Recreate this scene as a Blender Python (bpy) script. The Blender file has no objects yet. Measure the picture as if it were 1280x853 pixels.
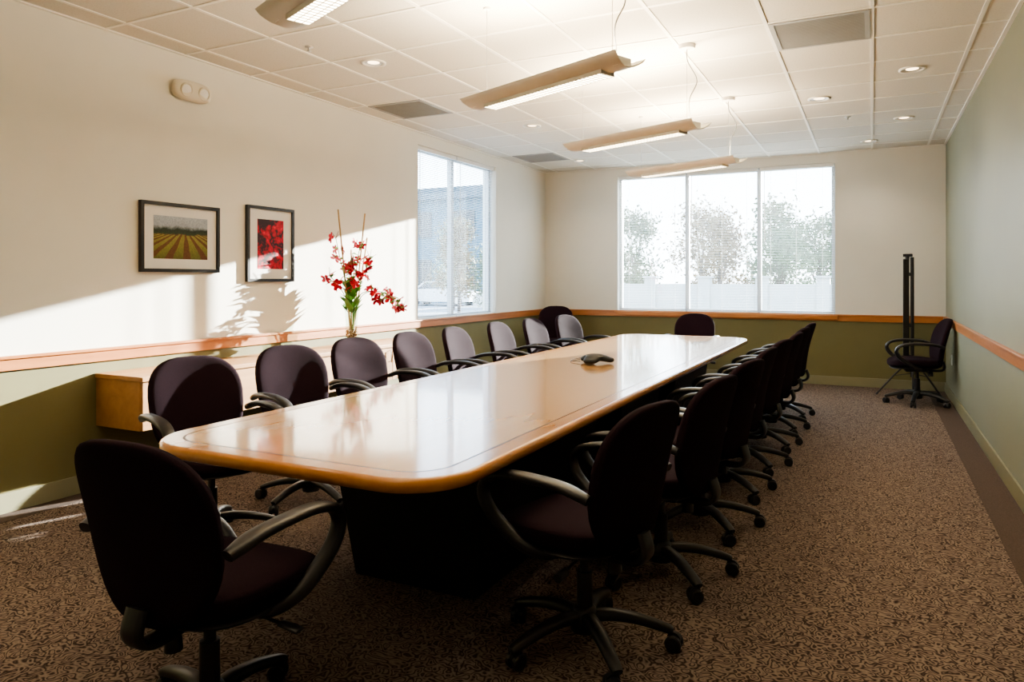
import bpy, math, random
from mathutils import Vector, Matrix
random.seed(7)
scene = bpy.context.scene
COL = scene.collection

# ------------------------------------------------------------------ materials
def new_mat(name):
    m = bpy.data.materials.new(name); m.use_nodes = True
    nt = m.node_tree
    for n in list(nt.nodes): nt.nodes.remove(n)
    out = nt.nodes.new('ShaderNodeOutputMaterial')
    b = nt.nodes.new('ShaderNodeBsdfPrincipled')
    nt.links.new(b.outputs[0], out.inputs[0])
    return m, nt, b, out

def tex_coord(nt, scale=(1,1,1), rot=(0,0,0), kind='Object'):
    tc = nt.nodes.new('ShaderNodeTexCoord'); mp = nt.nodes.new('ShaderNodeMapping')
    mp.inputs['Scale'].default_value = scale; mp.inputs['Rotation'].default_value = rot
    nt.links.new(tc.outputs[kind], mp.inputs[0]); return mp

def ramp(nt, stops, interp='LINEAR'):
    r = nt.nodes.new('ShaderNodeValToRGB'); cr = r.color_ramp; cr.interpolation = interp
    while len(cr.elements) > 1: cr.elements.remove(cr.elements[-1])
    cr.elements[0].position = stops[0][0]; cr.elements[0].color = (*stops[0][1], 1)
    for p, c in stops[1:]:
        e = cr.elements.new(p); e.color = (*c, 1)
    return r

def noise(nt, vec, scale, detail=2, rough=0.5, dist=0.0):
    n = nt.nodes.new('ShaderNodeTexNoise'); n.inputs['Scale'].default_value = scale
    n.inputs['Detail'].default_value = detail; n.inputs['Roughness'].default_value = rough
    n.inputs['Distortion'].default_value = dist
    nt.links.new(vec.outputs[0], n.inputs['Vector']); return n

def bump(nt, b, src, strength=0.2, dist=0.01):
    bp = nt.nodes.new('ShaderNodeBump'); bp.inputs['Strength'].default_value = strength
    bp.inputs['Distance'].default_value = dist
    nt.links.new(src, bp.inputs['Height']); nt.links.new(bp.outputs[0], b.inputs['Normal'])

def simple(name, col, rough=0.5, metal=0.0, var=0.08, nscale=8, bmp=0.0, spec=0.5, bscale=None):
    m, nt, b, out = new_mat(name)
    mp = tex_coord(nt)
    n = noise(nt, mp, nscale, 3)
    lo = tuple(c*(1-var) for c in col); hi = tuple(min(1, c*(1+var)) for c in col)
    r = ramp(nt, [(0.3, lo), (0.7, hi)])
    nt.links.new(n.outputs['Fac'], r.inputs[0]); nt.links.new(r.outputs[0], b.inputs['Base Color'])
    b.inputs['Roughness'].default_value = rough; b.inputs['Metallic'].default_value = metal
    b.inputs['Specular IOR Level'].default_value = spec
    if bmp:
        n2 = noise(nt, mp, bscale or nscale*20, 2)
        bump(nt, b, n2.outputs['Fac'], bmp, 0.002)
    return m

def wood(name, c1, c2, rough, axis=1, scale=3.0, coat=0.0):
    m, nt, b, out = new_mat(name)
    s = [scale*6]*3; s[axis] = scale*0.35
    mp = tex_coord(nt, scale=tuple(s))
    n = noise(nt, mp, 1.0, 6, 0.6, 0.8)
    r = ramp(nt, [(0.3, c1), (0.7, c2)])
    nt.links.new(n.outputs['Fac'], r.inputs[0]); nt.links.new(r.outputs[0], b.inputs['Base Color'])
    b.inputs['Roughness'].default_value = rough
    b.inputs['Coat Weight'].default_value = coat; b.inputs['Coat Roughness'].default_value = 0.07
    return m

def emit(name, col, strength):
    m = bpy.data.materials.new(name); m.use_nodes = True; nt = m.node_tree
    for n in list(nt.nodes): nt.nodes.remove(n)
    out = nt.nodes.new('ShaderNodeOutputMaterial'); e = nt.nodes.new('ShaderNodeEmission')
    e.inputs[0].default_value = (*col, 1); e.inputs[1].default_value = strength
    nt.links.new(e.outputs[0], out.inputs[0]); return m

CREAM = simple('paint_cream', (0.79, 0.765, 0.69), 0.75, var=0.015, nscale=3, bmp=0.05, bscale=250, spec=0.3)
OLIVE = simple('paint_olive', (0.160, 0.145, 0.066), 0.65, var=0.03, nscale=3, bmp=0.05, bscale=250, spec=0.3)
SAGE  = simple('paint_sage', (0.225, 0.235, 0.172), 0.5, var=0.02, nscale=3, bmp=0.05, bscale=250, spec=0.45)
BASEB = simple('baseboard_olive', (0.21, 0.20, 0.12), 0.45, var=0.02)
RAILW = wood('rail_wood', (0.34, 0.115, 0.030), (0.48, 0.19, 0.060), 0.4, axis=1)
RAILX = wood('rail_wood_x', (0.38, 0.135, 0.038), (0.52, 0.215, 0.072), 0.4, axis=0)
TABLEW = wood('table_maple', (0.59, 0.32, 0.13), (0.66, 0.38, 0.16), 0.17, axis=1, scale=2.0, coat=0.8)
TABLEE = wood('table_edge', (0.48, 0.20, 0.055), (0.56, 0.26, 0.08), 0.2, axis=1, scale=2.0, coat=0.6)
INLAY = simple('table_inlay', (0.07, 0.025, 0.010), 0.3)
CREDW = wood('credenza_maple', (0.36, 0.18, 0.070), (0.46, 0.25, 0.105), 0.45, axis=1, scale=2.0)
BLACKL = simple('black_laminate', (0.008, 0.007, 0.008), 0.6, var=0.1, spec=0.3)
FABRIC = simple('plum_fabric', (0.017, 0.0078, 0.0125), 0.95, var=0.25, nscale=300, bmp=0.5, bscale=700, spec=0.10)
PLASTIC = simple('charcoal_plastic', (0.014, 0.013, 0.015), 0.40, var=0.1, spec=0.5)
WHITE = simple('white_enamel', (0.80, 0.78, 0.74), 0.4, var=0.02)
GRIDM = simple('ceiling_grid_white', (0.86, 0.84, 0.78), 0.5, var=0.01)
GRIDG = simple('grille_grey', (0.34, 0.335, 0.32), 0.5, var=0.03)
ALU = simple('window_frame_alu', (0.42, 0.43, 0.44), 0.4, metal=0.3, var=0.03)
FRAMEB = simple('frame_black', (0.010, 0.009, 0.008), 0.35)
MATB = simple('mat_board', (0.74, 0.72, 0.68), 0.8, var=0.02)
CHROME = simple('brushed_metal', (0.6, 0.6, 0.6), 0.3, metal=1.0)
FIXM = simple('fixture_pan', (0.62, 0.60, 0.55), 0.45, var=0.03)
GREY = simple('phone_grey', (0.012, 0.013, 0.014), 0.6, spec=0.3)
GREYL = simple('phone_light', (0.22, 0.23, 0.23), 0.5)
LAMP = emit('fluorescent_lamp', (1.0, 0.83, 0.56), 11.0)
TUBE = emit('fluorescent_tube_up', (1.0, 0.84, 0.60), 8.0)
DLIGHT = emit('downlight_lamp', (1.0, 0.72, 0.42), 5.0)

def carpet():
    m, nt, b, out = new_mat('carpet_brown')
    mp = tex_coord(nt)
    n = noise(nt, mp, 31.0, 0.3, 0.4, 0.3)
    mul = nt.nodes.new('ShaderNodeMath'); mul.operation = 'MULTIPLY'; mul.inputs[1].default_value = 5.0
    nt.links.new(n.outputs['Fac'], mul.inputs[0])
    pp = nt.nodes.new('ShaderNodeMath'); pp.operation = 'PINGPONG'; pp.inputs[1].default_value = 0.5
    nt.links.new(mul.outputs[0], pp.inputs[0])
    r = ramp(nt, [(0.08, (0.052, 0.036, 0.031)), (0.22, (0.180, 0.136, 0.114)), (0.5, (0.300, 0.234, 0.196))])
    nt.links.new(pp.outputs[0], r.inputs[0])
    n2 = noise(nt, mp, 260, 2)
    mx = nt.nodes.new('ShaderNodeMixRGB'); mx.blend_type = 'MULTIPLY'; mx.inputs[0].default_value = 0.45
    nt.links.new(r.outputs[0], mx.inputs[1]); nt.links.new(n2.outputs['Fac'], mx.inputs[2])
    nt.links.new(mx.outputs[0], b.inputs['Base Color'])
    b.inputs['Roughness'].default_value = 0.95; b.inputs['Specular IOR Level'].default_value = 0.1
    bump(nt, b, n2.outputs['Fac'], 0.5, 0.004)
    return m
CARPET = carpet()
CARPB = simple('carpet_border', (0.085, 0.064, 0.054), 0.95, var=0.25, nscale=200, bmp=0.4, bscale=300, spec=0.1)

def ceiling_mat():
    m, nt, b, out = new_mat('ceiling_tile')
    mp = tex_coord(nt)
    n = noise(nt, mp, 90, 3, 0.7)
    r = ramp(nt, [(0.30, (0.56, 0.53, 0.47)), (0.45, (0.71, 0.68, 0.61))])
    nt.links.new(n.outputs['Fac'], r.inputs[0]); nt.links.new(r.outputs[0], b.inputs['Base Color'])
    b.inputs['Roughness'].default_value = 0.95
    bump(nt, b, n.outputs['Fac'], 0.3, 0.003)
    return m
CEIL = ceiling_mat()

def blind_mat():
    m, nt, b, out = new_mat('blind_slat')
    b.inputs['Base Color'].default_value = (0.88, 0.89, 0.89, 1); b.inputs['Roughness'].default_value = 0.5
    t = nt.nodes.new('ShaderNodeBsdfTranslucent'); t.inputs[0].default_value = (0.92, 0.94, 0.94, 1)
    mx = nt.nodes.new('ShaderNodeMixShader'); mx.inputs[0].default_value = 0.3
    nt.links.new(b.outputs[0], mx.inputs[1]); nt.links.new(t.outputs[0], mx.inputs[2])
    nt.links.new(mx.outputs[0], out.inputs[0]); return m
BLIND = blind_mat()

def thin_glass(name, tint=(1,1,1), fac=0.06):
    m = bpy.data.materials.new(name); m.use_nodes = True; nt = m.node_tree
    for n in list(nt.nodes): nt.nodes.remove(n)
    out = nt.nodes.new('ShaderNodeOutputMaterial')
    t = nt.nodes.new('ShaderNodeBsdfTransparent'); t.inputs[0].default_value = (*tint, 1)
    g = nt.nodes.new('ShaderNodeBsdfGlossy'); g.inputs['Roughness'].default_value = 0.02
    mx = nt.nodes.new('ShaderNodeMixShader'); mx.inputs[0].default_value = fac
    nt.links.new(t.outputs[0], mx.inputs[1]); nt.links.new(g.outputs[0], mx.inputs[2])
    nt.links.new(mx.outputs[0], out.inputs[0]); return m
GLASS = thin_glass('window_glass', (0.94, 0.97, 0.98), 0.05)
VGLASS = thin_glass('vase_glass', (0.82, 0.90, 0.84), 0.14)

# ------------------------------------------------------------------ mesh builder
class B:
    def __init__(s): s.v=[]; s.f=[]; s.m=[]; s.s=[]; s.mats=[]; s.M=Matrix.Identity(4)
    def mi(s, mat):
        if mat not in s.mats: s.mats.append(mat)
        return s.mats.index(mat)
    def add(s, vs, fs, mat, smooth=False):
        o=len(s.v); k=s.mi(mat)
        s.v += [tuple(s.M @ Vector(p)) for p in vs]
        for f in fs:
            s.f.append(tuple(i+o for i in f)); s.m.append(k); s.s.append(smooth)
    def box(s, x0,x1,y0,y1,z0,z1, mat, bev=0.0):
        if bev<=0:
            vs=[(x0,y0,z0),(x1,y0,z0),(x1,y1,z0),(x0,y1,z0),(x0,y0,z1),(x1,y0,z1),(x1,y1,z1),(x0,y1,z1)]
            fs=[(0,3,2,1),(4,5,6,7),(0,1,5,4),(1,2,6,5),(2,3,7,6),(3,0,4,7)]
            s.add(vs,fs,mat); return
        import bmesh
        bm=bmesh.new(); bmesh.ops.create_cube(bm,size=1.0)
        for v in bm.verts:
            v.co=Vector(((x0+x1)/2+v.co.x*(x1-x0),(y0+y1)/2+v.co.y*(y1-y0),(z0+z1)/2+v.co.z*(z1-z0)))
        bmesh.ops.bevel(bm,geom=bm.edges[:],offset=bev,segments=2,affect='EDGES',profile=0.5)
        bm.verts.index_update()
        s.add([tuple(v.co) for v in bm.verts],[tuple(v.index for v in f.verts) for f in bm.faces],mat,False); bm.free()
    def tube(s, pts, rad, mat, seg=10, side=None, smooth=True, power=2.0):
        pts=[Vector(p) for p in pts]; n=len(pts)
        if not isinstance(rad,(list,tuple)): rad=[rad]*n
        rad=[(r,r) if not isinstance(r,(tuple,list)) else r for r in rad]
        vs=[]; prev=None
        for i,p in enumerate(pts):
            t=(pts[min(i+1,n-1)]-pts[max(i-1,0)]).normalized()
            if side is not None:
                a=Vector(side); a=(a-t*a.dot(t)).normalized()
            elif prev is None:
                a=Vector((0,0,1)) if abs(t.z)<0.9 else Vector((1,0,0)); a=(a-t*a.dot(t)).normalized()
            else: a=(prev-t*prev.dot(t)).normalized()
            prev=a; b=t.cross(a)
            for k in range(seg):
                th=2*math.pi*k/seg; c,sn=math.cos(th),math.sin(th)
                if power!=2.0:
                    c=math.copysign(abs(c)**(2/power),c); sn=math.copysign(abs(sn)**(2/power),sn)
                vs.append(p+a*rad[i][0]*c+b*rad[i][1]*sn)
        fs=[]
        for i in range(n-1):
            for k in range(seg):
                k2=(k+1)%seg
                fs.append((i*seg+k,i*seg+k2,(i+1)*seg+k2,(i+1)*seg+k))
        s.add(vs,fs,mat,smooth)
        s.add(vs[:seg],[tuple(range(seg))[::-1]],mat); s.add(vs[-seg:],[tuple(range(seg))],mat)
    def cyl(s,p0,p1,r0,mat,r1=None,seg=16,smooth=True):
        s.tube([p0,p1],[r0,r1 if r1 is not None else r0],mat,seg,smooth=smooth)
    def lathe(s, prof, mat, c=(0,0,0), seg=24, smooth=True):
        vs=[]; n=len(prof)
        for r,z in prof:
            for k in range(seg):
                a=2*math.pi*k/seg; vs.append((c[0]+r*math.cos(a),c[1]+r*math.sin(a),c[2]+z))
        fs=[]
        for i in range(n-1):
            for k in range(seg):
                k2=(k+1)%seg; fs.append((i*seg+k,i*seg+k2,(i+1)*seg+k2,(i+1)*seg+k))
        s.add(vs,fs,mat,smooth)
    def cushion(s, outline, place, thick, mat, nr=9, nt=40, p=0.5):
        for side in (1,-1):
            vs=[place(0,0,side*thick/2)]
            for i in range(1,nr+1):
                ph=i/nr*math.pi/2
                r=math.sin(ph)**p; nn=max(0,math.cos(ph))**p*thick/2*side
                if i==nr: r=1; nn=0
                for k in range(nt):
                    a,b=outline(2*math.pi*k/nt); vs.append(place(a*r,b*r,nn))
            fs=[]
            for k in range(nt):
                k2=(k+1)%nt; f=(0,1+k,1+k2); fs.append(f if side>0 else f[::-1])
            for i in range(nr-1):
                for k in range(nt):
                    k2=(k+1)%nt
                    f=(1+i*nt+k,1+(i+1)*nt+k,1+(i+1)*nt+k2,1+i*nt+k2); fs.append(f if side>0 else f[::-1])
            s.add(vs,fs,mat,True)
    def mesh(s,name):
        me=bpy.data.meshes.new(name); me.from_pydata(s.v,[],s.f)
        for m in s.mats: me.materials.append(m)
        me.polygons.foreach_set('material_index',s.m); me.polygons.foreach_set('use_smooth',s.s)
        me.update(); return me
    def obj(s,name,loc=(0,0,0),rz=0,parent=None,weld=False):
        o=bpy.data.objects.new(name,s.mesh(name)); COL.objects.link(o)
        o.location=loc; o.rotation_euler=(0,0,rz)
        if parent: o.parent=parent
        if weld:
            w=o.modifiers.new('w','WELD'); w.merge_threshold=0.0002
        return o

def catmull(pts, n=6):
    P=[Vector(p) for p in pts]; P=[2*P[0]-P[1]]+P+[2*P[-1]-P[-2]]; out=[]
    for i in range(1,len(P)-2):
        for k in range(n):
            t=k/n; a,b,c,d=P[i-1],P[i],P[i+1],P[i+2]
            out.append(0.5*((2*b)+(c-a)*t+(2*a-5*b+4*c-d)*t*t+(3*b-a-3*c+d)*t**3))
    out.append(P[-2]); return out

# ------------------------------------------------------------------ dimensions
XL,XR,YB,YN,H = -4.5,0.80,10.14,-1.6,3.0
RZ=0.865
T=0.2
def wall_x(name, x_in, x_out, y0, y1, hole, up, low):
    b=B(); x0,x1=min(x_in,x_out),max(x_in,x_out)
    b.box(x0,x1,y0,y1,0,RZ,low)
    if hole:
        a,c,z0,z1=hole
        b.box(x0,x1,y0,a,RZ,H,up); b.box(x0,x1,c,y1,RZ,H,up)
        b.box(x0,x1,a,c,z1,H,up)
        if z0>RZ: b.box(x0,x1,a,c,RZ,z0,up)
    else: b.box(x0,x1,y0,y1,RZ,H,up)
    return b.obj(name)
def wall_y(name, y_in, y_out, x0, x1, hole, up, low):
    b=B(); y0,y1=min(y_in,y_out),max(y_in,y_out)
    b.box(x0,x1,y0,y1,0,RZ,low)
    if hole:
        a,c,z0,z1=hole
        b.box(x0,a,y0,y1,RZ,H,up); b.box(c,x1,y0,y1,RZ,H,up)
        b.box(a,c,y0,y1,z1,H,up)
        if z0>RZ: b.box(a,c,y0,y1,RZ,z0,up)
    else: b.box(x0,x1,y0,y1,RZ,H,up)
    return b.obj(name)
WL=(6.67,8.52,0.90,2.86)
WB=(-3.34,-0.424,0.90,2.87)
wall_x('wall_left',XL,XL-T,YN-T,YB+T,WL,CREAM,OLIVE)
wall_x('wall_right',XR,XR+T,YN-T,YB+T,None,SAGE,SAGE)
wall_y('wall_back',YB,YB+T,XL,XR,WB,CREAM,OLIVE)
wall_y('wall_front',YN,YN-T,XL,XR,None,CREAM,OLIVE)

b=B(); b.box(XL,XR,YN,YB,-0.1,0,CARPET)
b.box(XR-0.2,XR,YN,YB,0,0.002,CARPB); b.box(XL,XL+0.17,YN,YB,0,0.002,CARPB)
b.obj('floor')
b=B(); b.box(XL,XR,YN,YB,H,H+0.15,CEIL); b.obj('ceiling')

b=B(); g=0.61; w=0.012
xs=[x0*g for x0 in range(-7,2) if XL< x0*g <XR]
for x in xs: b.box(x-w,x+w,YN,YB,H-0.006,H+0.002,GRIDM)
y0=4.85-11*g; ys=[y0+i*g for i in range(0,30) if YN<y0+i*g<YB]
for y in ys: b.box(XL,XR,y-w,y+w,H-0.005,H+0.002,GRIDM)
for (a0,a1,c0,c1) in ((XL,XL+0.025,YN,YB),(XR-0.025,XR,YN,YB),(XL,XR,YB-0.025,YB)):
    b.box(a0,a1,c0,c1,H-0.010,H+0.002,GRIDM)
b.obj('trim_ceiling_grid')

def rail(b,axis,fixed,sgn,a,c,mat):
    for (d,z0,z1) in ((0.018,0.825,0.905),(0.030,0.893,0.912)):
        f0,f1=sorted((fixed,fixed+sgn*d))
        if axis=='x': b.box(f0,f1,a,c,z0,z1,mat,0.003)
        else: b.box(a,c,f0,f1,z0,z1,mat,0.003)
b=B(); rail(b,'x',XL,1,YN,YB,RAILW); b.obj('trim_1')
b=B(); rail(b,'x',XR,-1,YN,YB,RAILW); b.obj('trim_2')
b=B(); rail(b,'y',YB,-1,XL+0.03,XR-0.03,RAILX)
b.box(WB[0]-0.03,WB[1]+0.03,YB-0.05,YB,0.845,0.90,RAILX,0.004); b.obj('trim_3')
b=B(); b.box(XL,XL+0.015,YN,YB,0,0.115,BASEB,0.003); b.obj('baseboard_left')
b=B(); b.box(XR-0.015,XR,YN,YB,0,0.115,BASEB,0.003); b.obj('baseboard_right')
b=B(); b.box(XL+0.015,XR-0.015,YB-0.015,YB,0,0.115,BASEB,0.003); b.obj('baseboard_back')

# ------------------------------------------------------------------ windows
def window(name, axis, plane, outward, a, c, z0, z1, mulls):
    b=B(); f=0.045; d0,d1=sorted((plane+outward*0.09,plane+outward*0.15))
    gp=plane+outward*0.12
    def bx(u0,u1,z_0,z_1,e0=d0,e1=d1,m=ALU):
        if axis=='y': b.box(u0,u1,e0,e1,z_0,z_1,m)
        else: b.box(e0,e1,u0,u1,z_0,z_1,m)
    bx(a,a+f,z0,z1); bx(c-f,c,z0,z1); bx(a+f,c-f,z0,z0+f); bx(a+f,c-f,z1-f,z1)
    for mm in mulls: bx(mm-0.028,mm+0.028,z0+f,z1-f)
    bx(a+f,c-f,z0+f,z1-f,gp-0.002,gp+0.002,GLASS)
    b.obj(name)
    edges=[a]+mulls+[c]
    bl=B()
    for i in range(len(edges)-1):
        u0,u1=edges[i]+0.015,edges[i+1]-0.015
        p=plane+outward*0.045
        def bb(uu0,uu1,p0,p1,z_0,z_1,bv=0):
            if axis=='y': bl.box(uu0,uu1,p0,p1,z_0,z_1,WHITE,bv)
            else: bl.box(p0,p1,uu0,uu1,z_0,z_1,WHITE,bv)
        bb(u0,u1,p-0.018,p+0.018,z1-0.045,z1-0.002)
        bb(u0,u1,p-0.013,p+0.013,z0+0.006,z0+0.022)
        z=z0+0.045
        while z<z1-0.055:
            if axis=='y': vs=[(u0,p-0.0125,z-0.001),(u1,p-0.0125,z-0.001),(u1,p,z+0.0012),(u0,p,z+0.0012),(u1,p+0.0125,z-0.001),(u0,p+0.0125,z-0.001)]
            else: vs=[(p-0.0125,u0,z-0.001),(p-0.0125,u1,z-0.001),(p,u1,z+0.0012),(p,u0,z+0.0012),(p+0.0125,u1,z-0.001),(p+0.0125,u0,z-0.001)]
            bl.add(vs,[(0,1,2,3),(3,2,4,5)],BLIND); z+=0.022
        for q in (0.15,0.5,0.85):
            uq=u0+(u1-u0)*q
            for e in (-0.014,0.014):
                if axis=='y': bl.box(uq-0.001,uq+0.001,p+e-0.0005,p+e+0.0005,z0+0.02,z1-0.03,WHITE)
                else: bl.box(p+e-0.0005,p+e+0.0005,uq-0.001,uq+0.001,z0+0.02,z1-0.03,WHITE)
        uw=u0+0.06
        pw=p-outward*0.02
        if axis=='y': bl.cyl((uw,pw,z1-0.05),(uw,pw,z1-1.0),0.004,WHITE,seg=6)
        else: bl.cyl((pw,uw,z1-0.05),(pw,uw,z1-1.0),0.004,WHITE,seg=6)
    bl.obj('window_blind')
window('window_1','x',XL,-1,*WL,[7.55])
window('window_2','y',YB,1,*WB,[-2.34,-1.367])

# ------------------------------------------------------------------ table
def rrect(hx,hy,r,n=10):
    pts=[]
    for cx,cy,a0 in ((hx-r,hy-r,0),(-hx+r,hy-r,90),(-hx+r,-hy+r,180),(hx-r,-hy+r,270)):
        for k in range(n+1):
            a=math.radians(a0+90*k/n); pts.append((cx+r*math.cos(a),cy+r*math.sin(a)))
    return pts
TX,TY0,TY1=-1.815,1.78,7.86; HX,HY=0.685,(TY1-TY0)/2; TZ=0.75
b=B()
prof=[(0.10,TZ-0.050),(0.020,TZ-0.050),(0.006,TZ-0.043),(0.0,TZ-0.027),(0.002,TZ-0.012),(0.009,TZ-0.003),(0.018,TZ),(0.085,TZ),(0.094,TZ)]
segm=[TABLEE]*7+[INLAY]
rings=[[(x,y,z) for x,y in rrect(HX-i,HY-i,0.24-i)] for i,z in prof]
N=len(rings[0])
for i in range(len(rings)-1):
    vs=rings[i]+rings[i+1]
    fs=[(k,(k+1)%N,N+(k+1)%N,N+k) for k in range(N)]
    b.add(vs,fs,segm[i],i not in (6,7))
b.add(rings[-1],[tuple(range(N))],TABLEW)
b.add(rings[0],[tuple(range(N))[::-1]],BLACKL)
b.box(-0.42,0.42,-HY+0.45,HY-0.45,TZ-0.10,TZ-0.05,BLACKL)
def pedestal(y0,y1):
    xb,xt=0.315,0.40
    vs=[(-xb,y0,0.0),(xb,y0,0.0),(xb,y1,0.0),(-xb,y1,0.0),(-xt,y0-0.08,TZ-0.08),(xt,y0-0.08,TZ-0.08),(xt,y1+0.08,TZ-0.08),(-xt,y1+0.08,TZ-0.08)]
    b.add(vs,[(0,3,2,1),(4,5,6,7),(0,1,5,4),(1,2,6,5),(2,3,7,6),(3,0,4,7)],BLACKL)
yc=(TY0+TY1)/2
pedestal(2.65-yc,3.9-yc); pedestal(4.5-yc,5.3-yc); pedestal(5.9-yc,7.05-yc)
b.obj('conference_table',(TX,yc,0),weld=True)

# ------------------------------------------------------------------ chair
def chair_mesh():
    b=B()
    def so(t):
        c,s=math.cos(t),math.sin(t); e=2/3.0
        return 0.255*math.copysign(abs(c)**e,c)*(1+0.05*s),0.245*math.copysign(abs(s)**e,s)
    def sp(a,bb,n):
        z=0.458+n-0.30*max(0,bb-0.10)**2*3.0+0.25*a*a*0.6
        return (a,bb+0.04,z)
    b.cushion(so,sp,0.09,FABRIC)
    def sp2(a,bb,n):
        return (a*0.93,bb*0.93+0.035,0.412+n-0.30*max(0,bb-0.10)**2*3.0)
    b.cushion(so,sp2,0.03,PLASTIC,nr=5)
    hh=0.265
    def bo(t):
        c,s=math.cos(t),math.sin(t); e=2/2.9
        v=math.copysign(abs(s)**e,s); u=math.copysign(abs(c)**e,c)
        return 0.252*u*(0.965+0.07*v-0.10*v*v*(1 if v<0 else 0.25)),hh*v
    def bp(a,bb,n):
        q=bb/hh
        y=-0.225-0.055*q-0.03*q*q+0.50*a*a
        return (a,y+n,0.672+bb)
    b.cushion(bo,bp,0.064,FABRIC,p=0.45)
    pts=catmull([(0,-0.02,0.385),(0,-0.15,0.368),(0,-0.232,0.372),(0,-0.262,0.412),(0,-0.245,0.475)],5)
    b.tube(pts,[(0.040,0.012)]*len(pts),PLASTIC,10,side=(1,0,0),power=3)
    b.box(-0.07,0.07,-0.10,0.12,0.355,0.405,PLASTIC,0.01)
    b.tube(catmull([(0.06,0.02,0.375),(0.16,0.03,0.37),(0.25,0.04,0.355)],4),0.006,PLASTIC,6)
    b.tube([(0.235,0.04,0.357),(0.30,0.045,0.345)],[(0.008,0.018),(0.006,0.022)],PLASTIC,8)
    b.tube(catmull([(-0.06,-0.05,0.375),(-0.15,-0.06,0.37),(-0.22,-0.07,0.36)],4),0.006,PLASTIC,6)
    b.cyl((-0.22,-0.07,0.36),(-0.27,-0.075,0.355),0.016,PLASTIC,seg=10)
    b.cyl((0,-0.13,0.36),(0,-0.13,0.31),0.022,PLASTIC,0.026,seg=12)
    b.cyl((0,0,0.36),(0,0,0.25),0.018,PLASTIC)
    b.cyl((0,0,0.28),(0,0,0.10),0.029,PLASTIC,0.031)
    b.lathe([(0.0,0.155),(0.034,0.155),(0.048,0.135),(0.055,0.10),(0.052,0.065),(0.0,0.062)],PLASTIC,seg=20)
    for i in range(5):
        a=math.radians(72*i+18); ca,sa=math.cos(a),math.sin(a)
        prof=[(0.03,0.118),(0.10,0.122),(0.18,0.112),(0.25,0.094),(0.30,0.078),(0.318,0.070)]
        pts=catmull([(r*ca,r*sa,z) for r,z in prof],3); m=len(pts)
        rr=[(0.029-0.010*k/(m-1),0.023-0.009*k/(m-1)) for k in range(m)]
        b.tube(pts,rr,PLASTIC,10,side=(-sa,ca,0),power=2.8)
        sw=a+0.7+i*1.3; cx,cy=0.312*ca,0.312*sa
        b.cyl((cx,cy,0.080),(cx,cy,0.045),0.010,PLASTIC,seg=8)
        d=Vector((math.cos(sw),math.sin(sw),0)); n=Vector((-d.y,d.x,0)); c=Vector((cx,cy,0.030))+d*0.014
        for s in (-1,1):
            b.tube([c+n*s*0.006,c+n*s*0.009,c+n*s*0.024,c+n*s*0.027],[0.026,0.030,0.030,0.024],PLASTIC,16,smooth=False)
        b.tube([c+Vector((0,0,0.012))-n*0.008,c+Vector((0,0,0.012))+n*0.008],[0.026,0.026],PLASTIC,12)
    for s in (-1,1):
        path=[(0.272*s,-0.20,0.640),(0.284*s,-0.11,0.668),(0.290*s,0.0,0.677),(0.288*s,0.12,0.674),(0.283*s,0.215,0.648),
              (0.280*s,0.252,0.598),(0.278*s,0.225,0.535),(0.272*s,0.155,0.475),(0.258*s,0.085,0.430),(0.215*s,0.02,0.402),(0.12*s,0.0,0.393)]
        pts=catmull(path,4); m=len(pts); rr=[]
        for k in range(m):
            t=k/(m-1)
            wd=0.031 if t<0.35 else 0.031-0.006*min(1,(t-0.35)/0.15)
            if t<0.06: wd=0.020+0.011*t/0.06
            th=0.016 if t<0.4 else 0.016+0.007*math.sin((t-0.4)/0.6*math.pi)
            rr.append((wd,th))
        b.tube(pts,rr,PLASTIC,12,side=(1,0,0),power=2.6)
    return b.mesh('office_chair')
CH=chair_mesh()
def chair(x,y,hx,hy,sc=1.0):
    o=bpy.data.objects.new('office_chair',CH); COL.objects.link(o)
    o.location=(x,y,0); o.rotation_euler=(0,0,math.atan2(-hx,hy)); o.scale=(sc,sc,sc); return o
R=[(-0.95,2.50,-1,0.24),(-0.87,3.28,-1,0.18),(-0.85,4.02,-1,0.22),(-0.86,4.75,-1,0.10),(-0.84,5.46,-1,0.2),(-0.82,6.18,-1,0.1),(-0.82,6.90,-1,0.16),(-0.82,7.62,-1,0.1)]
for c in R: chair(*c)
L=[(-3.06,2.64,1,-0.38),(-3.08,3.40,1,-0.30),(-3.08,4.10,1,-0.18),(-3.06,4.80,1,-0.06),(-3.06,5.52,1,0.05),(-3.06,6.34,1,0.0),(-3.06,7.14,1,-0.06),(-3.02,7.94,1,-0.25)]
for c in L: chair(*c)
chair(-1.77,1.52,-0.05,1.0)
chair(-1.95,8.75,0.05,-1)
chair(-4.03,9.42,0.35,-1,1.04)
chair(0.44,9.0,-1,-0.15,1.0)

# ------------------------------------------------------------------ credenza (wall hung)
b=B(); cx0,cx1,cy0,cy1,cz0,cz1=XL+0.0,-4.05,2.97,6.1,0.41,0.75
b.box(cx0,cx1+0.015,cy0-0.01,cy1+0.01,cz1-0.03,cz1,CREDW,0.003)
b.box(cx0,cx1-0.02,cy0,cy1,cz0,cz1-0.03,CREDW)
nd=6; wdt=(cy1-cy0)/nd
for i in range(nd):
    b.box(cx1-0.02,cx1,cy0+i*wdt+0.003,cy0+(i+1)*wdt-0.003,cz0+0.003,cz1-0.035,CREDW,0.002)
    ym=cy0+(i+1)*wdt-0.05 if i%2==0 else cy0+i*wdt+0.05
    b.tube([(cx1,ym,cz0+0.18),(cx1+0.02,ym,cz0+0.18),(cx1+0.02,ym,cz0+0.28),(cx1,ym,cz0+0.28)],0.004,CHROME,6)
b.obj('wall_credenza')

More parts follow.
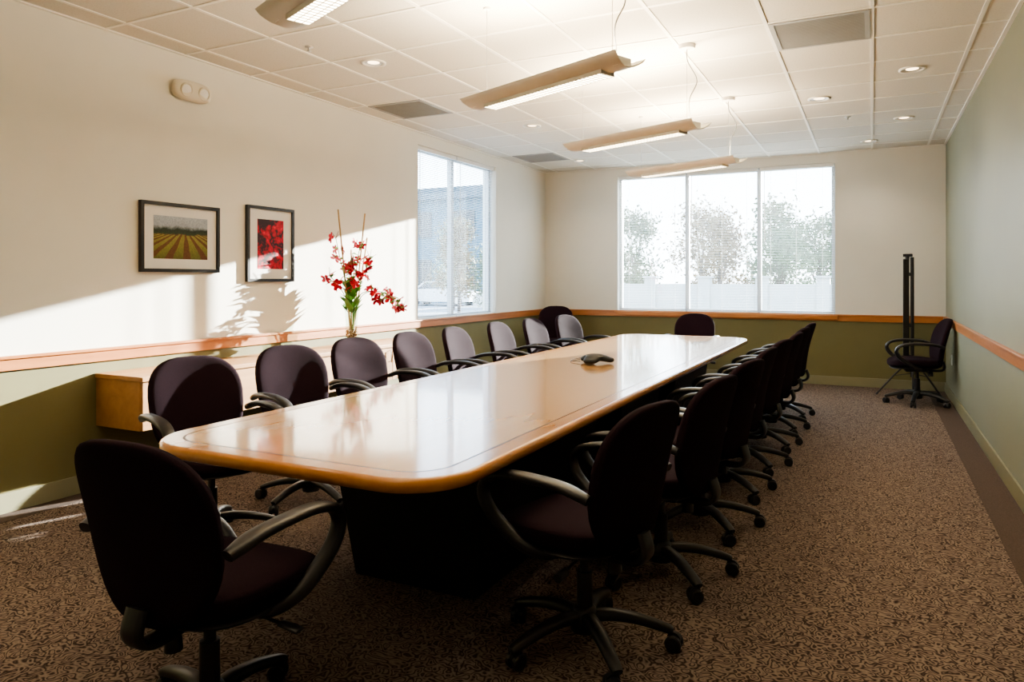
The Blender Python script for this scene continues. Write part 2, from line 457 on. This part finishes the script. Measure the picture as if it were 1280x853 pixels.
# ------------------------------------------------------------------ pictures
def art_landscape():
    m, nt, b, out = new_mat('print_landscape')
    tc=nt.nodes.new('ShaderNodeTexCoord'); sp=nt.nodes.new('ShaderNodeSeparateXYZ'); nt.links.new(tc.outputs['Object'],sp.inputs[0])
    def M(op,a,b_=None,c=None):
        q=nt.nodes.new('ShaderNodeMath'); q.operation=op
        for i,v in enumerate((a,b_,c)):
            if v is None: continue
            if isinstance(v,(int,float)): q.inputs[i].default_value=v
            else: nt.links.new(v,q.inputs[i])
        return q.outputs[0]
    n=noise(nt,tc,14,4,0.6); nt.links.new(tc.outputs['Object'],n.inputs['Vector'])
    n3=noise(nt,tc,90,3,0.6); nt.links.new(tc.outputs['Object'],n3.inputs['Vector'])
    zz=M('MULTIPLY_ADD',n.outputs['Fac'],0.06,sp.outputs['Z'])
    mr=nt.nodes.new('ShaderNodeMapRange'); mr.inputs[1].default_value=-0.14; mr.inputs[2].default_value=0.18
    nt.links.new(zz,mr.inputs[0])
    r=ramp(nt,[(0.0,(0.07,0.075,0.012)),(0.3,(0.16,0.15,0.03)),(0.60,(0.22,0.19,0.05)),(0.63,(0.03,0.045,0.018)),(0.72,(0.02,0.03,0.015)),(0.75,(0.10,0.12,0.12)),(0.80,(0.30,0.33,0.37)),(1,(0.36,0.39,0.45))])
    nt.links.new(mr.outputs[0],r.inputs[0])
    # crop rows converging on the horizon (planted field)
    den=M('SUBTRACT',0.075,sp.outputs['Z'])
    rat=M('DIVIDE',M('SUBTRACT',sp.outputs['Y'],0.03),M('MAXIMUM',den,0.012))
    rows=M('SINE',M('MULTIPLY',M('ADD',rat,M('MULTIPLY',n.outputs['Fac'],0.18)),9.0))
    infield=M('LESS_THAN',zz,0.062)
    fac=M('MULTIPLY',M('MULTIPLY',M('GREATER_THAN',rows,0.2),infield),0.85)
    mx=nt.nodes.new('ShaderNodeMixRGB'); mx.inputs[2].default_value=(0.10,0.030,0.012,1)
    nt.links.new(fac,mx.inputs[0]); nt.links.new(r.outputs[0],mx.inputs[1])
    ov=nt.nodes.new('ShaderNodeMixRGB'); ov.blend_type='OVERLAY'; ov.inputs[0].default_value=0.5
    nt.links.new(mx.outputs[0],ov.inputs[1]); nt.links.new(n3.outputs['Fac'],ov.inputs[2])
    nt.links.new(ov.outputs[0],b.inputs['Base Color'])
    b.inputs['Roughness'].default_value=0.4; b.inputs['Specular IOR Level'].default_value=0.2
    return m
def art_red():
    m, nt, b, out = new_mat('print_red_leaves')
    tc=nt.nodes.new('ShaderNodeTexCoord')
    v=nt.nodes.new('ShaderNodeTexVoronoi'); v.inputs['Scale'].default_value=15; v.feature='F1'
    n=noise(nt,tc,8,4); nt.links.new(tc.outputs['Object'],n.inputs['Vector'])
    mx=nt.nodes.new('ShaderNodeMixRGB'); mx.inputs[0].default_value=0.3
    nt.links.new(tc.outputs['Object'],mx.inputs[1]); nt.links.new(n.outputs['Color'],mx.inputs[2]); nt.links.new(mx.outputs[0],v.inputs['Vector'])
    r=ramp(nt,[(0.0,(0.70,0.08,0.08)),(0.20,(0.52,0.006,0.025)),(0.48,(0.32,0.005,0.012)),(0.66,(0.03,0.010,0.010))])
    nt.links.new(v.outputs['Distance'],r.inputs[0]); nt.links.new(r.outputs[0],b.inputs['Base Color'])
    b.inputs['Roughness'].default_value=0.4; b.inputs['Specular IOR Level'].default_value=0.2
    return m
def picture(y0,y1,z0,z1,mw,mh,art,name):
    b=B(); hy,hz=(y1-y0)/2,(z1-z0)/2; f=0.024
    b.box(0,0.03,-hy,hy,hz-f,hz,FRAMEB); b.box(0,0.03,-hy,hy,-hz,-hz+f,FRAMEB)
    b.box(0,0.03,-hy,-hy+f,-hz+f,hz-f,FRAMEB); b.box(0,0.03,hy-f,hy,-hz+f,hz-f,FRAMEB)
    b.box(0,0.014,-hy+f,hy-f,-hz+f,hz-f,MATB)
    b.box(0.012,0.0155,-hy+mw,hy-mw,-hz+mh,hz-mh,art)
    b.obj(name,(XL+0.001,(y0+y1)/2,(z0+z1)/2))
picture(3.27,3.935,1.41,1.905,0.105,0.095,art_landscape(),'framed_landscape_picture')
picture(4.21,4.73,1.34,1.96,0.115,0.105,art_red(),'framed_red_leaves_picture')

# emergency light
b=B()
def eo(t):
    c,s=math.cos(t),math.sin(t); e=2/3.2
    return 0.16*math.copysign(abs(c)**e,c),0.072*math.copysign(abs(s)**e,s)
EM=simple('emergency_cream',(0.70,0.64,0.52),0.4,var=0.02)
b.cushion(eo,lambda a,bb,n:(0.04+n,-a,bb),0.085,EM,p=0.6)
for s in (-1,1):
    b.M=Matrix.Translation((0.072,s*0.075,-0.006))@Matrix.Rotation(math.radians(90+12),4,'Y')
    b.lathe([(0,-0.02),(0.042,-0.02),(0.05,0.0),(0.05,0.014),(0.044,0.018),(0.04,0.010),(0,0.008)],EM,seg=20)
    b.lathe([(0.038,0.0115),(0.0,0.016)],WHITE,seg=20)
b.M=Matrix.Identity(4)
b.obj('emergency_light',(XL,3.67,2.735))

b=B(); b.box(XR-0.006,XR,9.35,9.43,0.40,0.52,WHITE,0.002)
for z in (0.435,0.485): b.box(XR-0.009,XR-0.005,9.372,9.408,z-0.014,z+0.014,WHITE,0.002)
b.obj('wall_outlet')

# ------------------------------------------------------------------ conference phone
b=B()
def po(t):
    r=0.105*(1+0.34*math.cos(3*t)); return r*math.cos(t),r*math.sin(t)
b.cushion(po,lambda a,bb,n:(a,bb,0.026+n+0.020*max(0,1-(a*a+bb*bb)/0.012)),0.05,GREY,p=0.7,nt=60)
b.lathe([(0,0.066),(0.030,0.064),(0.036,0.058),(0.037,0.05)],GREYL,seg=24)
for k in range(3):
    a=math.radians(60+120*k)
    for j in range(-2,3):
        for i in range(2):
            x=(0.048+i*0.014); y=j*0.012
            X=x*math.cos(a)-y*math.sin(a); Y=x*math.sin(a)+y*math.cos(a)
            b.cyl((X,Y,0.045),(X,Y,0.058),0.004,GREYL,seg=8)
b.tube(catmull([(-0.1,0.05,0.012),(-0.16,0.12,0.005),(-0.12,0.25,0.004),(-0.02,0.38,0.004)],6),0.003,PLASTIC,6)
b.obj('conference_phone',(-1.79,4.92,TZ+0.001),rz=0.5)

# ------------------------------------------------------------------ tripod projection screen
b=B()
b.box(-0.045,0.02,-0.028,0.028,0.42,1.60,FRAMEB,0.008)
b.cyl((0,0,1.60),(0,0,1.64),0.022,PLASTIC); b.box(-0.045,0.055,-0.02,0.02,1.625,1.66,PLASTIC,0.006)
b.cyl((0.05,0.0,0.22),(0.05,0,1.62),0.020,PLASTIC)
b.box(-0.03,0.065,-0.02,0.02,0.80,0.84,PLASTIC,0.004); b.box(-0.03,0.065,-0.02,0.02,1.40,1.44,PLASTIC,0.004); b.box(-0.03,0.065,-0.02,0.02,0.44,0.48,PLASTIC,0.004)
b.cyl((0.05,0,0.46),(0.05,0,0.40),0.026,PLASTIC)
for a in (200,-20,270):
    r=0.40 if a==200 else 0.31
    a=math.radians(a)
    b.tube(catmull([(0.05,0,0.42),(0.05+0.45*r*math.cos(a),0.45*r*math.sin(a),0.26),(0.05+r*math.cos(a),r*math.sin(a),0.012)],4),(0.011),PLASTIC,8)
    b.cyl((0.05+0.5*r*math.cos(a),0.5*r*math.sin(a),0.235),(0.05,0,0.26),0.005,PLASTIC,seg=6)
b.obj('tripod_projection_screen',(0.37,9.62,0))

# ------------------------------------------------------------------ flower arrangement
STEM=simple('stem_green',(0.10,0.22,0.05),0.5); TWIG=simple('twig_brown',(0.20,0.10,0.05),0.7)
LEAF=simple('leaf_green',(0.12,0.26,0.05),0.45,var=0.3); BAMB=simple('bamboo_tan',(0.42,0.27,0.12),0.5)
PET=simple('petal_red',(0.55,0.008,0.035),0.5,var=0.2,nscale=30); PEB=simple('pebble_brown',(0.35,0.18,0.09),0.6,var=0.5,nscale=60)
VZ=0.751
parent=bpy.data.objects.new('flower_arrangement',None); COL.objects.link(parent); parent.location=(-4.27,5.25,VZ)
b=B()
b.lathe([(0.0,0.004),(0.062,0.004),(0.066,0.02),(0.056,0.12),(0.052,0.2),(0.060,0.30),(0.064,0.34)],VGLASS,seg=28)
b.lathe([(0.0,0.0),(0.064,0.0),(0.066,0.012)],VGLASS,seg=28)
b.obj('vase',parent=parent)
b=B()
for i in range(140):
    a=random.random()*6.28; r=0.045*math.sqrt(random.random()); z=0.012+random.random()*0.14; q=0.009+random.random()*0.005
    b.M=Matrix.Translation((r*math.cos(a),r*math.sin(a),z))
    b.lathe([(0.0,-q*0.7),(q*0.8,-q*0.4),(q,0),(q*0.8,q*0.4),(0,q*0.7)],PEB,seg=7)
b.M=Matrix.Identity(4); b.obj('pebbles',parent=parent)
b=B()
def flower(p,sz,mat=PET):
    rot=Matrix.Rotation(random.uniform(0,6.28),4,'Z')@Matrix.Rotation(random.uniform(0.5,1.9),4,'X')
    b.M=Matrix.Translation(p)@rot
    for k in range(5):
        a=2*math.pi*k/5+random.uniform(-.2,.2); ca,sa=math.cos(a),math.sin(a)
        def P(r,w,z): return (r*ca-w*sa,r*sa+w*ca,z)
        vs=[P(0.0,0,0),P(sz*0.5,-sz*0.36,sz*0.12),P(sz*0.55,0,sz*0.22),P(sz*0.5,sz*0.36,sz*0.12),P(sz,-sz*0.26,sz*0.1),P(sz*1.08,0,sz*0.05),P(sz,sz*0.26,sz*0.1)]
        b.add(vs,[(0,1,2),(0,2,3),(1,4,5,2),(2,5,6,3)],mat,True)
    b.M=Matrix.Identity(4)
def leaf(p,d,ln,wd):
    p=Vector(p); d=Vector(d).normalized(); s=d.cross(Vector((0,0,1))); s=s.normalized() if s.length>.01 else Vector((1,0,0))
    q=[p,p+d*ln*.35+s*wd,p+d*ln*.4+Vector((0,0,.01)),p+d*ln*.35-s*wd,p+d*ln-Vector((0,0,ln*.25))]
    b.add(q,[(0,1,2),(0,2,3),(1,4,2),(2,4,3)],LEAF,True)
for (dx,dy,h) in ((-0.04,-0.14,1.24),(0.05,0.13,1.22),(0.02,-0.03,0.88),(0.03,0.19,1.0)):
    b.tube([(0,0,0.05),(dx*0.5,dy*0.5,h*0.5),(dx,dy,h)],[0.009,0.008,0.007],BAMB,7)
branches=[ [(0,0,0.1),(-0.01,-0.05,0.5),(-0.03,-0.12,0.78),(-0.04,-0.17,0.98)],
  [(0,0,0.1),(0.02,0.02,0.5),(0.03,0.05,0.80),(0.04,0.08,0.92)],
  [(0,0,0.1),(0.03,0.03,0.55),(0.09,0.08,0.68),(0.12,0.11,0.80)],
  [(0,0,0.1),(0.04,0.06,0.42),(0.14,0.14,0.50),(0.24,0.24,0.46),(0.30,0.30,0.38),(0.33,0.34,0.33)],
  [(0,0,0.1),(-0.02,-0.05,0.42),(-0.05,-0.16,0.58),(-0.07,-0.22,0.64)],
  [(0,0,0.1),(0.06,0.0,0.42),(0.15,0.05,0.50),(0.22,0.10,0.46),(0.24,0.12,0.40)],
  [(0,0,0.1),(0.0,-0.02,0.5),(0.0,-0.04,0.70),(0.02,-0.04,0.78)],
  [(0,0,0.1),(0.01,0.0,0.4),(0.05,-0.06,0.56),(0.08,-0.08,0.62)] ]
for br in branches:
    pts=catmull(br,6); b.tube(pts,[0.004]*len(pts),STEM,6)
    n=len(pts)
    for k in range(int(n*0.5),n):
        if random.random()<0.62 or k==n-1:
            p=pts[k]+Vector((random.uniform(-.03,.04),random.uniform(-.05,.05),random.uniform(-.04,.04)))
            if p.x<-0.17: p.x=-0.17
            flower(p,random.uniform(0.034,0.055))
        if random.random()<0.6:
            leaf(pts[k],(random.uniform(-.5,1),random.uniform(-1,1),random.uniform(-.2,.8)),0.10,0.018)
    for j in range(3):
        e=pts[-1]; b.tube([e,e+Vector((random.uniform(-.03,.05),random.uniform(-.06,.06),random.uniform(.03,.09)))],[0.003,0.0015],TWIG,5)
for i in range(60):
    a=random.random()*6.28; leaf((0.02*math.cos(a),0.02*math.sin(a),0.28+random.random()*0.26),(math.cos(a)*.6,math.sin(a)*.6,0.9),0.17,0.036)
b.obj('flowers',parent=parent)

# ------------------------------------------------------------------ pendant lights
PZ=2.40
def pendant_mesh():
    b=B(); Lh=0.62; Wd=0.115; n=14
    top=[];bot=[]
    for i in range(n+1):
        y=-Wd+2*Wd*i/n; z=0.050*(abs(y)/Wd)**2.0
        top.append((y,z+0.004)); bot.append((y,z-0.004 if 0<i<n else z+0.002))
    ring=top+bot[::-1]; m=len(ring)
    vs=[(-Lh,y,z) for y,z in ring]+[(Lh,y,z) for y,z in ring]
    vs=[(x*(1-0.05*(1-abs(y)/Wd)) ,y,z) for x,y,z in vs]
    b.add(vs,[(k,(k+1)%m,m+(k+1)%m,m+k) for k in range(m)],FIXM,True)
    b.add(vs[:m],[tuple(range(m))[::-1]],FIXM); b.add(vs[m:],[tuple(range(m))],FIXM)
    l=0.47; w=0.050
    b.box(-l,l,-w,-w+0.004,-0.016,0.008,FIXM); b.box(-l,l,w-0.004,w,-0.016,0.008,FIXM)
    b.box(-l,-l+0.004,-w,w,-0.016,0.004,FIXM); b.box(l-0.004,l,-w,w,-0.016,0.004,FIXM)
    b.box(-l+0.005,l-0.005,-w+0.005,w-0.005,-0.0145,-0.010,LAMP)
    k=-l+0.03
    while k<l-0.01:
        b.box(k,k+0.006,-w+0.004,w-0.004,-0.0165,-0.0146,FIXM); k+=0.028
    for q in (-0.017,0.017): b.box(-l,l,q-0.0015,q+0.0015,-0.0166,-0.0146,FIXM)
    for s in (-1,1):
        b.cyl((-0.54,s*0.035,0.035),(0.54,s*0.035,0.035),0.013,TUBE,seg=10)
    for x in (-0.56,0.56): b.box(x-0.02,x+0.02,-0.05,0.05,0.004,0.05,WHITE,0.003)
    hz=H-PZ
    for x in (-0.50,0.50):
        b.cyl((x,0,0.01),(x,0,hz-0.012),0.0016,CHROME,seg=6)
        b.cyl((x,0,hz-0.014),(x,0,hz),0.022,WHITE,seg=14)
    pts=[]
    for i in range(40):
        t=i/39; pts.append((0.50-0.02*math.sin(t*9)+0.10*t*(1-t)*2,0.025*math.sin(t*14)*(1-t*0.5),0.04+(hz-0.05)*t))
    b.tube(pts,0.004,GREYL,6); b.cyl((0.5,0,hz-0.03),(0.5,0,hz-0.001),0.055,WHITE,0.06,seg=18)
    return b.mesh('pendant_light')
PM=pendant_mesh()
ang=math.atan2(-0.384,0.918)
for y,en in ((0.39,12),(2.01,28),(3.63,66),(5.25,60),(6.88,46)):  # first pendant is out of view, added to fill the camera end with light
    o=bpy.data.objects.new('pendant_light',PM); COL.objects.link(o); o.location=(-1.62,y,PZ); o.rotation_euler=(0,0,ang)
    ld=bpy.data.lights.new('pendant_uplight','AREA'); ld.shape='RECTANGLE'; ld.size=1.05; ld.size_y=0.1; ld.energy=en; ld.color=(1.0,0.82,0.56)
    lo=bpy.data.objects.new('uplight_lamp',ld); COL.objects.link(lo); lo.parent=o; lo.location=(0,0,0.055); lo.rotation_euler=(math.pi,0,0)

def vent(x0,y0,name='ceiling_vent'):
    b=B(); s=0.61; z=H
    x0+=0.012; y0+=0.012; s-=0.024
    b.box(x0,x0+s,y0,y0+0.03,z-0.012,z,GRIDG); b.box(x0,x0+s,y0+s-0.03,y0+s,z-0.012,z,GRIDG)
    b.box(x0,x0+0.03,y0+0.03,y0+s-0.03,z-0.012,z,GRIDG); b.box(x0+s-0.03,x0+s,y0+0.03,y0+s-0.03,z-0.012,z,GRIDG)
    b.box(x0+0.03,x0+s-0.03,y0+0.03,y0+s-0.03,z-0.003,z-0.001,GRIDG)
    k=0.05
    while k<s-0.04:
        b.box(x0+0.03,x0+s-0.03,y0+k,y0+k+0.004,z-0.010,z-0.003,GRIDG); k+=0.022
    b.obj(name)
vent(-0.61,4.85); vent(-4.27,5.46); vent(-4.27,8.51)
def downlight(x,y,en=14):
    b=B()
    b.lathe([(0.095,H-0.001),(0.095,H-0.010),(0.078,H-0.012),(0.070,H-0.004)],WHITE,(x,y,0),24)
    b.lathe([(0.070,H-0.004),(0.045,H-0.0015)],CHROME,(x,y,0),24)
    b.lathe([(0.045,H-0.0016),(0.0,H-0.0016)],DLIGHT,(x,y,0),24)
    o=b.obj('recessed_downlight')
    ld=bpy.data.lights.new('downlight_spot','SPOT'); ld.energy=en; ld.spot_size=math.radians(130); ld.spot_blend=0.8; ld.shadow_soft_size=0.05; ld.color=(1.0,0.86,0.68)
    lo=bpy.data.objects.new('downlight_spot',ld); COL.objects.link(lo); lo.parent=o; lo.location=(x,y,H-0.03)
for p in ((-3.37,4.4),(0.28,6.41),(-0.43,7.08),(0.29,8.3),(-0.03,9.5),(-3.24,6.96),(-3.6,9.3),(-0.33,4.35),(-0.33,2.1,9),(-3.37,1.7,8),(-0.33,-0.3,6),(-3.37,-0.3,6)): downlight(*p)  # the dimmer ones over the camera end are unseen, added as fill light
for (x,y) in ((-0.22,8.0),(-3.55,3.9)):
    b=B(); b.lathe([(0.03,-0.001),(0.03,-0.006),(0.008,-0.008),(0.006,-0.03),(0.018,-0.032),(0.0,-0.035)],CHROME,(x,y,H),14); b.obj('fire_sprinkler')

# ------------------------------------------------------------------ exterior
ASPH=simple('asphalt',(0.26,0.28,0.29),0.9,var=0.15); GRASS=simple('grass',(0.13,0.17,0.07),0.9,var=0.3)
STUCCO=simple('white_stucco',(0.42,0.43,0.43),0.8,var=0.04); BLD=simple('building_blue_grey',(0.03,0.10,0.15),0.6,var=0.08)
ROOF=simple('roof_dark',(0.02,0.055,0.085),0.6); FOL=simple('foliage',(0.09,0.13,0.06),0.7,var=0.3,nscale=3); TRK=simple('trunk',(0.08,0.06,0.05),0.9)
CARW=simple('car_white',(0.6,0.6,0.6),0.25); TIRE=simple('tire',(0.02,0.02,0.02),0.8); CG=simple('car_glass',(0.02,0.03,0.04),0.15)
FOL2=simple('foliage_autumn',(0.17,0.12,0.05),0.7,var=0.3,nscale=3)
b=B(); b.box(-90,60,YB+T+0.02,110,-0.3,-0.12,ASPH); b.box(-90,XL-T-0.02,-30,YB+T+0.02,-0.3,-0.12,ASPH)
b.box(-40,20,16.2,20.5,-0.12,-0.06,GRASS); b.obj('exterior_ground')
b=B()
b.box(-6.6,0.5,18.0,18.2,-0.12,1.25,STUCCO)
for i in range(6):
    x=-6.4+i*1.35; b.box(x-0.14,x+0.14,17.94,18.26,-0.12,1.4,STUCCO); b.box(x-0.18,x+0.18,17.9,18.3,1.4,1.45,STUCCO)
b.obj('garden_wall')
b=B(); b.box(-46,-19.5,38,52,-0.12,6.3,BLD); b.box(-46.6,-18.9,37.4,52.6,6.3,7.0,ROOF)
for i in range(8):
    b.box(-45+i*3.1,-43.2+i*3.1,37.9,38.02,1.0,2.6,CG); b.box(-45+i*3.1,-43.2+i*3.1,37.9,38.02,4.0,5.6,CG)
b.obj('office_building')
def tree_mesh(mat,seed):
    rnd=random.Random(seed); b=B()
    b.tube([(0,0,-0.1),(0.05,0,1.2),(0.0,0.05,2.6)],[0.10,0.07,0.04],TRK,8)
    cl=[]
    for i in range(17):
        a=rnd.random()*6.28; z=1.4+rnd.random()*3.0; r=rnd.random()*(1.25-0.38*abs(z-2.4))
        c=Vector((r*math.cos(a),r*math.sin(a),z)); cl.append(c)
        b.tube([(0,0,1.2+rnd.random()*.8),c],[0.03,0.01],TRK,5)
    for c in cl:
        for k in range(150):
            d=Vector((rnd.gauss(0,1),rnd.gauss(0,1),rnd.gauss(0,0.8)))*0.31
            p=c+d; s=0.06+rnd.random()*0.05
            u=Vector((rnd.gauss(0,1),rnd.gauss(0,1),rnd.gauss(0,1))).normalized(); v=u.orthogonal().normalized()
            b.add([p-u*s,p+v*s*.5,p+u*s,p-v*s*.5],[(0,1,2,3)],mat)
    return b.mesh('tree')
TM=[tree_mesh(FOL,1),tree_mesh(FOL2,2),tree_mesh(FOL,3)]
for i,(x,y,s) in enumerate([(-2.1,19.6,0.62),(-3.7,20.0,0.70),(-6.0,19.8,0.72),(-1.4,23,0.75),(-5.0,24,0.85),(-7.9,22.5,0.8),(-10.1,19.0,0.55),(-14.0,23.5,0.80),(-18.2,30,0.9),(-2.9,27.5,0.95)]):
    o=bpy.data.objects.new('tree',TM[i%3]); COL.objects.link(o); o.location=(x,y,-0.06 if 16.3<y<20.4 else -0.12); o.scale=(s,s,s); o.rotation_euler=(0,0,i*1.7)
def car(x,y,rz):
    b=B()
    prof=[(-2.1,0.25),(-2.15,0.6),(-2.0,0.85),(-1.3,0.95),(-0.75,1.38),(0.45,1.42),(1.15,0.98),(1.95,0.82),(2.15,0.55),(2.1,0.25)]
    m=len(prof); W=0.85
    vs=[(px,-W*(0.82 if pz>1.2 else 1),pz) for px,pz in prof]+[(px,W*(0.82 if pz>1.2 else 1),pz) for px,pz in prof]
    b.add(vs,[(k,(k+1)%m,m+(k+1)%m,m+k) for k in range(m)],CARW); b.add(vs[:m],[tuple(range(m))[::-1]],CARW); b.add(vs[m:],[tuple(range(m))],CARW)
    for s in (-1,1):
        q=[(-1.1,s*(W+0.004),0.97),(-0.7,s*(W*0.86),1.30),(0.4,s*(W*0.86),1.33),(0.98,s*(W+0.004),0.99)]
        b.add(q,[(0,1,2,3)],CG)
        for wx in (-1.35,1.35): b.cyl((wx,s*(W-0.18),0.32),(wx,s*(W+0.02),0.32),0.32,TIRE,seg=20); b.cyl((wx,s*(W+0.01),0.32),(wx,s*(W+0.03),0.32),0.18,CHROME,seg=14)
    b.obj('parked_car',(x,y,-0.12),rz)
car(-16.5,34.0,0.1); car(-13.6,28.5,0.15); car(-22.0,35.0,0.1)

# ------------------------------------------------------------------ lights
w=bpy.data.worlds.new('world'); scene.world=w; w.use_nodes=True; nt=w.node_tree
bg=nt.nodes['Background']
tc=nt.nodes.new('ShaderNodeTexCoord'); sp=nt.nodes.new('ShaderNodeSeparateXYZ'); nt.links.new(tc.outputs['Generated'],sp.inputs[0])
r=ramp(nt,[(0.0,(0.90,0.95,1.0)),(0.35,(0.70,0.85,1.0)),(1.0,(0.45,0.65,1.0))]); nt.links.new(sp.outputs['Z'],r.inputs[0])
nt.links.new(r.outputs[0],bg.inputs[0]); bg.inputs[1].default_value=8.5
sd=bpy.data.lights.new('sun','SUN'); sd.energy=62; sd.angle=0.007; sd.color=(1.0,0.95,0.86)
so=bpy.data.objects.new('sun',sd); COL.objects.link(so)
so.rotation_euler=Vector((-1,-3,-0.65)).to_track_quat('-Z','Y').to_euler(); so.location=(8,30,8)
for (nm,loc,d,sx,sy) in (('window_portal_back',((WB[0]+WB[1])/2,YB+T+0.01,1.88),(0,-1,0),2.92,1.97),('window_portal_left',(XL-T-0.01,(WL[0]+WL[1])/2,1.88),(1,0,0),1.85,1.96)):
    ld=bpy.data.lights.new(nm,'AREA'); ld.shape='RECTANGLE'; ld.size=sx; ld.size_y=sy; ld.cycles.is_portal=True
    o=bpy.data.objects.new(nm,ld); COL.objects.link(o); o.location=loc; o.rotation_euler=Vector(d).to_track_quat('-Z','Z').to_euler()

# ------------------------------------------------------------------ camera
cd=bpy.data.cameras.new('camera'); cam=bpy.data.objects.new('camera',cd); COL.objects.link(cam)
cd.sensor_width=36; cd.lens=900/1280*36; cd.shift_y=-76.5/1280; cd.clip_start=0.05; cd.clip_end=300
cam.location=(0,0,1.355); cam.rotation_euler=(math.pi/2,0,math.atan(0.5))
scene.camera=cam
scene.view_settings.view_transform='AgX'
scene.view_settings.look='AgX - Medium High Contrast'
scene.view_settings.exposure=0.42
